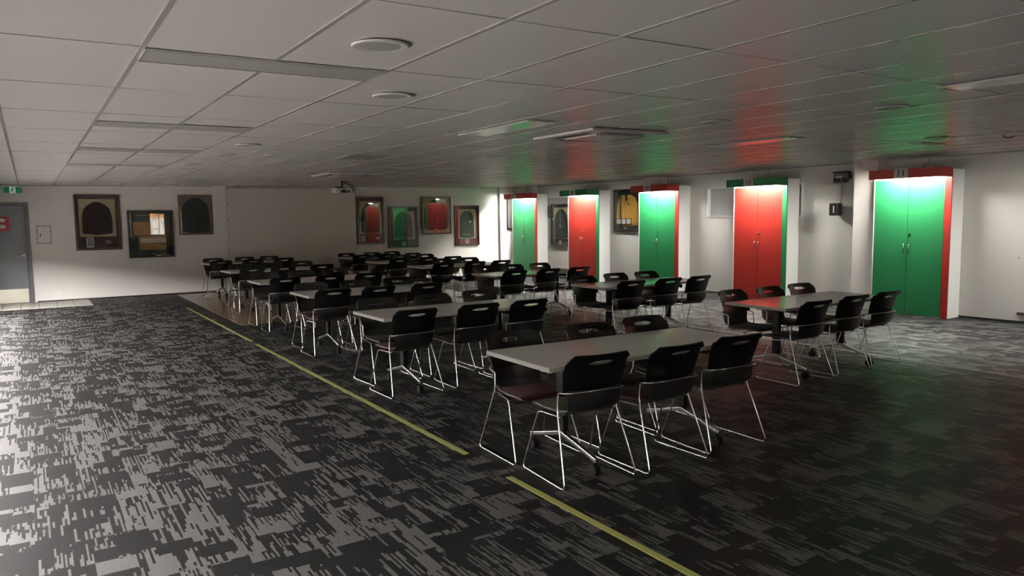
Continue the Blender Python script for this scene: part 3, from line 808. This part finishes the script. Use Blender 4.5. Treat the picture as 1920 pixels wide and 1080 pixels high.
# ------------------------------------------------------------------ projection screen, door, small fittings
t = thing('projection_screen', 'wide pale canvas projection screen fixed to the far wall', 'screen', (5.515, YB, 0))
sc_ = part('canvas', MB().box(-1.585, 1.585, -.075, -.055, .30, 2.43), 'canvas', t, bevel=.003)
part('hem', MB().box(-1.585, -1.55, -.078, -.075, .30, 2.43).box(1.55, 1.585, -.078, -.075, .30, 2.43).box(-1.55, 1.55, -.078, -.075, 2.395, 2.43), 'canvas', t)
part('batten', MB().box(-1.56, 1.56, -.055, -.002, .34, 2.40), 'wall', t)
eye = MB().lathe([(.014, 0), (.014, -.003), (.007, -.004)], 10, 'y').mesh('eyelet')
for k in range(9): link('eyelet', eye, 'greyplastic', t, (-1.55 + k * .3875, -.078, 2.412))
for s in (-1, 1):
    for k in range(5): link('eyelet', eye, 'greyplastic', t, (s * 1.568, -.078, 2.05 - .38 * k))

d = part('door_1', MB().box(-.88, -.055, YB + .035, YB + .075, .01, 2.02), 'doorgrey', bevel=.002)
tag(d, 'blue-grey fire door with a steel kick plate at the far left', 'door', kind='structure')
fr = part('door_frame', MB().box(-.94, -.885, YB - .02, YB + .10, 0, 2.08).box(-.05, .02, YB - .02, YB + .10, 0, 2.08).box(-.885, -.05, YB - .02, YB + .10, 2.02, 2.08), 'frame_grey', d, bevel=.003)
part('kick_plate', MB().box(-.87, -.075, YB + .031, YB + .035, .015, .30), 'steel', d, bevel=.001, seg=1)
hd = part('door_handle', MB().lathe([(.028, 0), (.028, -.010), (.014, -.012), (.011, -.05)], 16, 'y', (-.105, YB + .035, 1.0)).tube(rounded([(-.105, YB - .015, 1.0), (-.14, YB - .02, .998), (-.235, YB - .012, .985)], .02), .011, 8), 'chrome', d, smooth=40)
sg = part('door_sign', MB().box(-.66, -.33, YB + .030, YB + .035, 1.50, 1.79), 'signred', d, bevel=.001, seg=1)
for z in (1.585, 1.715):  # two pale marks paint the glare on the red sign
    part('sign_glare', MB().prism([(-.60, z - .03), (-.40, z - .03), (-.385, z), (-.40, z + .03), (-.43, z + .042), (-.57, z + .042), (-.60, z + .03)], YB + .0275, YB + .030), 'plate', sg)

ex = thing('exit_sign', 'small green exit sign with a white running figure above the door', 'sign', (-.23, YB - .03, 2.27))
part('housing', MB().box(-.17, .17, -.03, .028, -.005, .155), 'white', ex, bevel=.004)
part('panel', MB().box(-.16, .16, -.0335, -.030, .005, .125), 'exitgreen', ex)
wp = part('white_panel', MB().box(-.05, .055, -.035, -.0335, .005, .125), 'exitwhite', ex)
def limb(mb, a, b, r0, r1):
    ax, az = a; bx, bz = b; l = math.hypot(bx - ax, bz - az); nx, nz = -(bz - az) / l, (bx - ax) / l
    mb.prism([(ax - nx * r0, az - nz * r0), (bx - nx * r1, bz - nz * r1), (bx + nx * r1, bz + nz * r1), (ax + nx * r0, az + nz * r0)], -.0365, -.035)
mn = MB().lathe([(.010, -.035), (.010, -.0365)], 12, 'y', (.012, 0, .108))
for a, b, r0, r1 in (((.008, .095), (-.006, .058), .012, .010), ((-.004, .06), (.022, .042), .009, .006), ((.022, .042), (.012, .016), .006, .005), ((-.006, .06), (-.020, .035), .009, .006), ((-.020, .035), (-.042, .030), .006, .005), ((.010, .092), (.034, .078), .006, .004), ((.034, .078), (.042, .090), .004, .004), ((.0, .092), (-.024, .086), .006, .004), ((-.024, .086), (-.034, .066), .004, .004)):
    limb(mn, a, b, r0, r1)
part('running_figure', mn, 'exitgreen', wp)

t = thing('wall_notice_box', 'white framed notice box on the wall beside the door', 'notice box', (.265, YB, 1.20))
part('surround', MB().box(-.155, .155, -.02, 0, 0, .03).box(-.155, .155, -.02, 0, .40, .43).box(-.155, -.125, -.02, 0, .03, .40).box(.125, .155, -.02, 0, .03, .40), 'white_metal', t, bevel=.003)
part('inner_frame', MB().box(-.125, .125, -.016, 0, .03, .042).box(-.125, .125, -.016, 0, .388, .40).box(-.125, -.113, -.016, 0, .042, .388).box(.113, .125, -.016, 0, .042, .388), 'greyplastic', t)
part('cover', MB().box(-.113, .113, -.014, -.002, .042, .388), 'plate', t); part('latch', MB().box(-.075, -.055, -.022, -.014, .17, .24), 'greyplastic', t, bevel=.002)
for z in (.35, .28): part('printed_line', MB().box(-.02, .06, -.0145, -.014, z, z + .008), 'dull', t)
t = thing('power_outlet', 'white double power outlet low on the wall right of the door', 'outlet', (.455, YB, .14))
part('face_plate', MB().box(-.062, .062, -.012, 0, 0, .082), 'white', t, bevel=.004)
for s in (-1, 1):
    part('socket', MB().box(s * .03 - .014, s * .03 + .014, -.0135, -.012, .02, .045), 'plate', t, bevel=.001, seg=1); part('switch', MB().box(s * .03 - .006, s * .03 + .006, -.015, -.012, .058, .072), 'plate', t, bevel=.001, seg=1)
tag(part('picture_hook', MB().tube(bez([(8.50, YB - .002, 2.13), (8.47, YB - .03, 2.11), (8.47, YB - .035, 2.07), (8.50, YB - .03, 2.05)], 5), .008, 8), 'white_metal', smooth=60), 'small bare hook on the far wall above the framed green and red jacket', 'hook')

t = thing('wall_speaker', 'small black loudspeaker on the right wall between lockers 10 and 11', 'speaker', (XR - .03, 7.93, 1.61))
part('cabinet', MB().box(-.17, -.02, -.075, .085, 0, .22), 'black', t, bevel=.02, seg=3)
part('grille', MB().box(-.176, -.1705, -.06, .07, .02, .20), 'rubber', t, bevel=.002)
part('bracket', MB().box(-.02, .028, -.03, .03, .08, .14), 'blackmetal', t, bevel=.004); part('badge', MB().box(-.179, -.176, -.02, -.005, .05, .17), 'plate', t)
part('cable', MB().tube(bez([(.02, .0, .20), (.022, -.02, .35), (.022, -.02, .50), (.022, .0, .60)]), .007, 6), 'white', t)
t = thing('emergency_light', 'dark twin-lamp emergency light high on the wall above the small speaker', 'emergency light', (XR, 7.84, 2.19))
part('body', MB().box(-.13, -.003, -.13, .15, .06, .17), 'greyplastic', t, bevel=.008)
part('cover', MB().box(-.15, -.0, -.11, .15, .165, .19), 'black', t, bevel=.006)
for s in (-1, 1): part('lamp_head', MB().lathe([(.02, .03), (.045, 0), (.048, -.05), (.04, -.055)], 16, 'x', (-.09, .01 + s * .085, .035)), 'black', t, smooth=40)
part('label_plate', MB().box(-.133, -.130, -.02, .10, .08, .11), 'dull', t)

# ------------------------------------------------------------------ ceiling fittings
dl_prof = [(.128, 0), (.135, -.004), (.130, -.011), (.112, -.013), (.095, -.006)]
def downlight(x, y, label, k=1.0):
    t = cthing('downlight', label, 'downlight', x, y, 'round ceiling downlights')
    part('rim', MB().lathe([(r * k, z) for r, z in dl_prof], 32), 'white_metal', t, smooth=40)
    part('lens', MB().lathe([(.094 * k, -.003), (.094 * k, -.007), (.05 * k, -.009)], 28), 'dull', t, smooth=40)
for x, y, lb in ((1.42, 3.28, 'round unlit downlight nearest the camera'), (2.06, 4.58, 'round unlit downlight, second from the camera beyond the nearest strip'), (2.01, 8.23, 'round downlight nearest in the distant left group of three'),
                 (2.07, 9.50, 'round downlight left of a matching one in the distant group of three'), (2.61, 9.39, 'round downlight rightmost of the distant group of three'), (1.98, 11.36, 'small distant round downlight beyond the group of three'),
                 (1.93, 14.26, 'farthest small round downlight near the far wall'), (5.18, 4.62, 'round downlight just right of the large air conditioner'), (5.80, 3.36, 'round downlight at the upper right under green reflected light'),
                 (5.32, 8.67, 'round downlight beyond the air conditioner, left of its far corner'), (8.86, 4.58, 'round downlight glowing green above locker 11'), (5.30, 9.9, 'faint round downlight farthest beyond the air conditioner')):
    downlight(x, y, lb)
def strip(x0, x1, y0, y1, m, label):
    cx, cy = (x0 + x1) / 2, (y0 + y1) / 2; hx, hy = (x1 - x0) / 2, (y1 - y0) / 2
    t = cthing('strip_light', label, 'strip light', cx, cy, 'recessed ceiling strip lights')
    part('diffuser', MB().box(-hx + .008, hx - .008, -hy + .008, hy - .008, -.008, .0), m, t, bevel=.002)
    part('trim', MB().box(-hx, hx, -hy, -hy + .009, -.011, 0).box(-hx, hx, hy - .009, hy, -.011, 0).box(-hx, -hx + .009, -hy + .009, hy - .009, -.011, 0).box(hx - .009, hx, -hy + .009, hy - .009, -.011, 0), 'bar' if m == 'dull' else 'white_metal', t)
strip(.50, 1.70, 3.84, 4.12, 'dull', 'nearest grey ceiling strip light, upper left')
strip(.50, 1.70, 6.72, 6.98, 'dull', 'second grey ceiling strip light from the camera')
strip(.50, 1.70, 9.16, 9.42, 'dull', 'third grey ceiling strip light from the camera')
strip(.50, 1.70, 11.62, 11.86, 'dull', 'farthest grey ceiling strip light')
strip(3.58, 3.88, 5.23, 6.45, 'diffuser', 'pale strip light left of the large air conditioner')
strip(5.12, 5.40, 1.45, 2.66, 'diffuser', 'pale strip light at the upper right edge')
strip(7.02, 7.30, 5.22, 6.40, 'diffuser', 'pale strip light reflecting red before locker 10')
strip(9.2, 9.8, 4.95, 5.15, 'diffuser', 'short pale ceiling panel reflecting green above locker 11')
def cassette(x, y, s, label):
    t = cthing('air_conditioner', label, 'air conditioner', x, y, 'ceiling cassette air conditioners'); h = s / 2
    part('fascia', MB().box(-h, h, -h, h, -.028, 0), 'white_metal', t, bevel=.012)
    part('intake_grille', MB().box(-h * .52, h * .52, -h * .52, h * .52, -.040, -.028), 'white_metal', t, bevel=.008)
    for a in range(4):
        part('louvre', MB().box(-h * .55, h * .55, -h * .80, -h * .66, -.0305, -.0275), 'ink', t, rot=(0, 0, a * PI / 2))
cassette(4.92, 5.90, .98, 'large square white air conditioner set in the ceiling')
cassette(4.92, 13.1, .98, 'distant square air conditioner above the projector')
t = cthing('ceiling_vent', 'dull grey air vent in the ceiling left of centre', 'vent', 3.72, 9.35)
part('frame', MB().box(-.26, .26, -.26, -.23, -.012, 0).box(-.26, .26, .23, .26, -.012, 0).box(-.26, -.23, -.23, .23, -.012, 0).box(.23, .26, -.23, .23, -.012, 0), 'dull', t)
part('backing', MB().box(-.23, .23, -.23, .23, -.003, 0), 'ink', t)
for k in range(7): part('slat', MB().box(-.23, .23, -.20 + k * .066 - .02, -.20 + k * .066 + .016, -.010, -.005), 'dull', t)
tag(part('ceiling_hook', MB().tube(bez([(9.25, 4.05, ceil_z(9.25, 4.05)), (9.26, 4.05, ceil_z(9.25, 4.05) - .03), (9.30, 4.0, ceil_z(9.25, 4.05) - .04), (9.32, 3.97, ceil_z(9.25, 4.05) - .02)], 5), .006, 6), 'greyplastic', smooth=60), 'small dark hook hanging from the ceiling at the far right', 'hook')

t = thing('projector', 'white projector hung from the ceiling with looping black cables', 'projector', (5.62, 15.2, 2.20))
part('case', MB().box(-.19, .17, -.15, .15, 0, .11), 'white_metal', t, bevel=.015, seg=3)
part('front_panel', MB().box(-.10, .12, -.156, -.150, .015, .06), 'greyplastic', t, bevel=.002)
part('lens', MB().lathe([(.035, -.15), (.038, -.175), (.025, -.178)], 18, 'y', (-.03, 0, .045)), 'ink', t, smooth=40)
part('mount_plate', MB().box(-.10, .10, -.08, .08, .112, .125), 'blackmetal', t); part('pole', MB().tube([(0, 0, .12), (0, 0, .275)], .018, 10), 'blackmetal', t, smooth=60)
for k in range(6):
    q = random.random
    part('cable', MB().tube(bez([(.02, .02, .24), (.06 + q() * .1, -.05 + q() * .1, .20 + q() * .05), (.15 + q() * .12, -.05 + q() * .1, .10 + q() * .10), (.22 + q() * .08, q() * .06, .02 + q() * .06), (.14, .0, .03 + q() * .05)], 6), .006, 6), 'ink', t, smooth=60)
part('arm', MB().box(-.16, .0, -.02, .02, .126, .145), 'blackmetal', t)

# ------------------------------------------------------------------ behind the camera, mirrored in the glass of the framed display
t = thing('service_counter', 'honey timber counter behind the viewer', 'counter', (5.3, -5.3, 0))
part('front', MB().box(-1.1, 1.1, .28, .31, .0, .88), 'timber', t, bevel=.004); part('side_panel', MB().box(-1.1, -1.07, -.28, .28, 0, .88), 'timber', t); part('side_panel', MB().box(1.07, 1.1, -.28, .28, 0, .88), 'timber', t)
part('top', MB().box(-1.14, 1.14, -.32, .35, .88, .915), 'timber', t, bevel=.005)
t = thing('view_darkening_building', 'added unseen building behind the viewer, darkening the mirrored window view', 'building', (6.5, -13.0, -.06))  # added building, there to darken the window view mirrored in the glass
part('wall', MB().box(-3.5, 3.5, -1.5, 1.5, 0, 2.3), 'timber', t); part('roof', MB().prism([(-3.8, 2.3), (3.8, 2.3), (3.2, 2.9), (-3.2, 2.9)], -1.8, 1.8), 'm_grey', t)
part('door', MB().box(-.6, .3, 1.5, 1.54, 0, 2.0), 'books', t); part('window', MB().box(-2.4, -1.3, 1.5, 1.53, 1.0, 1.8), 'm_green', t); part('window', MB().box(.9, 2.0, 1.5, 1.53, 1.0, 1.8), 'm_green', t)
tag(part('poster', MB().box(5.25, 5.65, YR + .002, YR + .006, 2.2, 2.38), 'paper'), 'white poster above the window behind the viewer', 'poster')
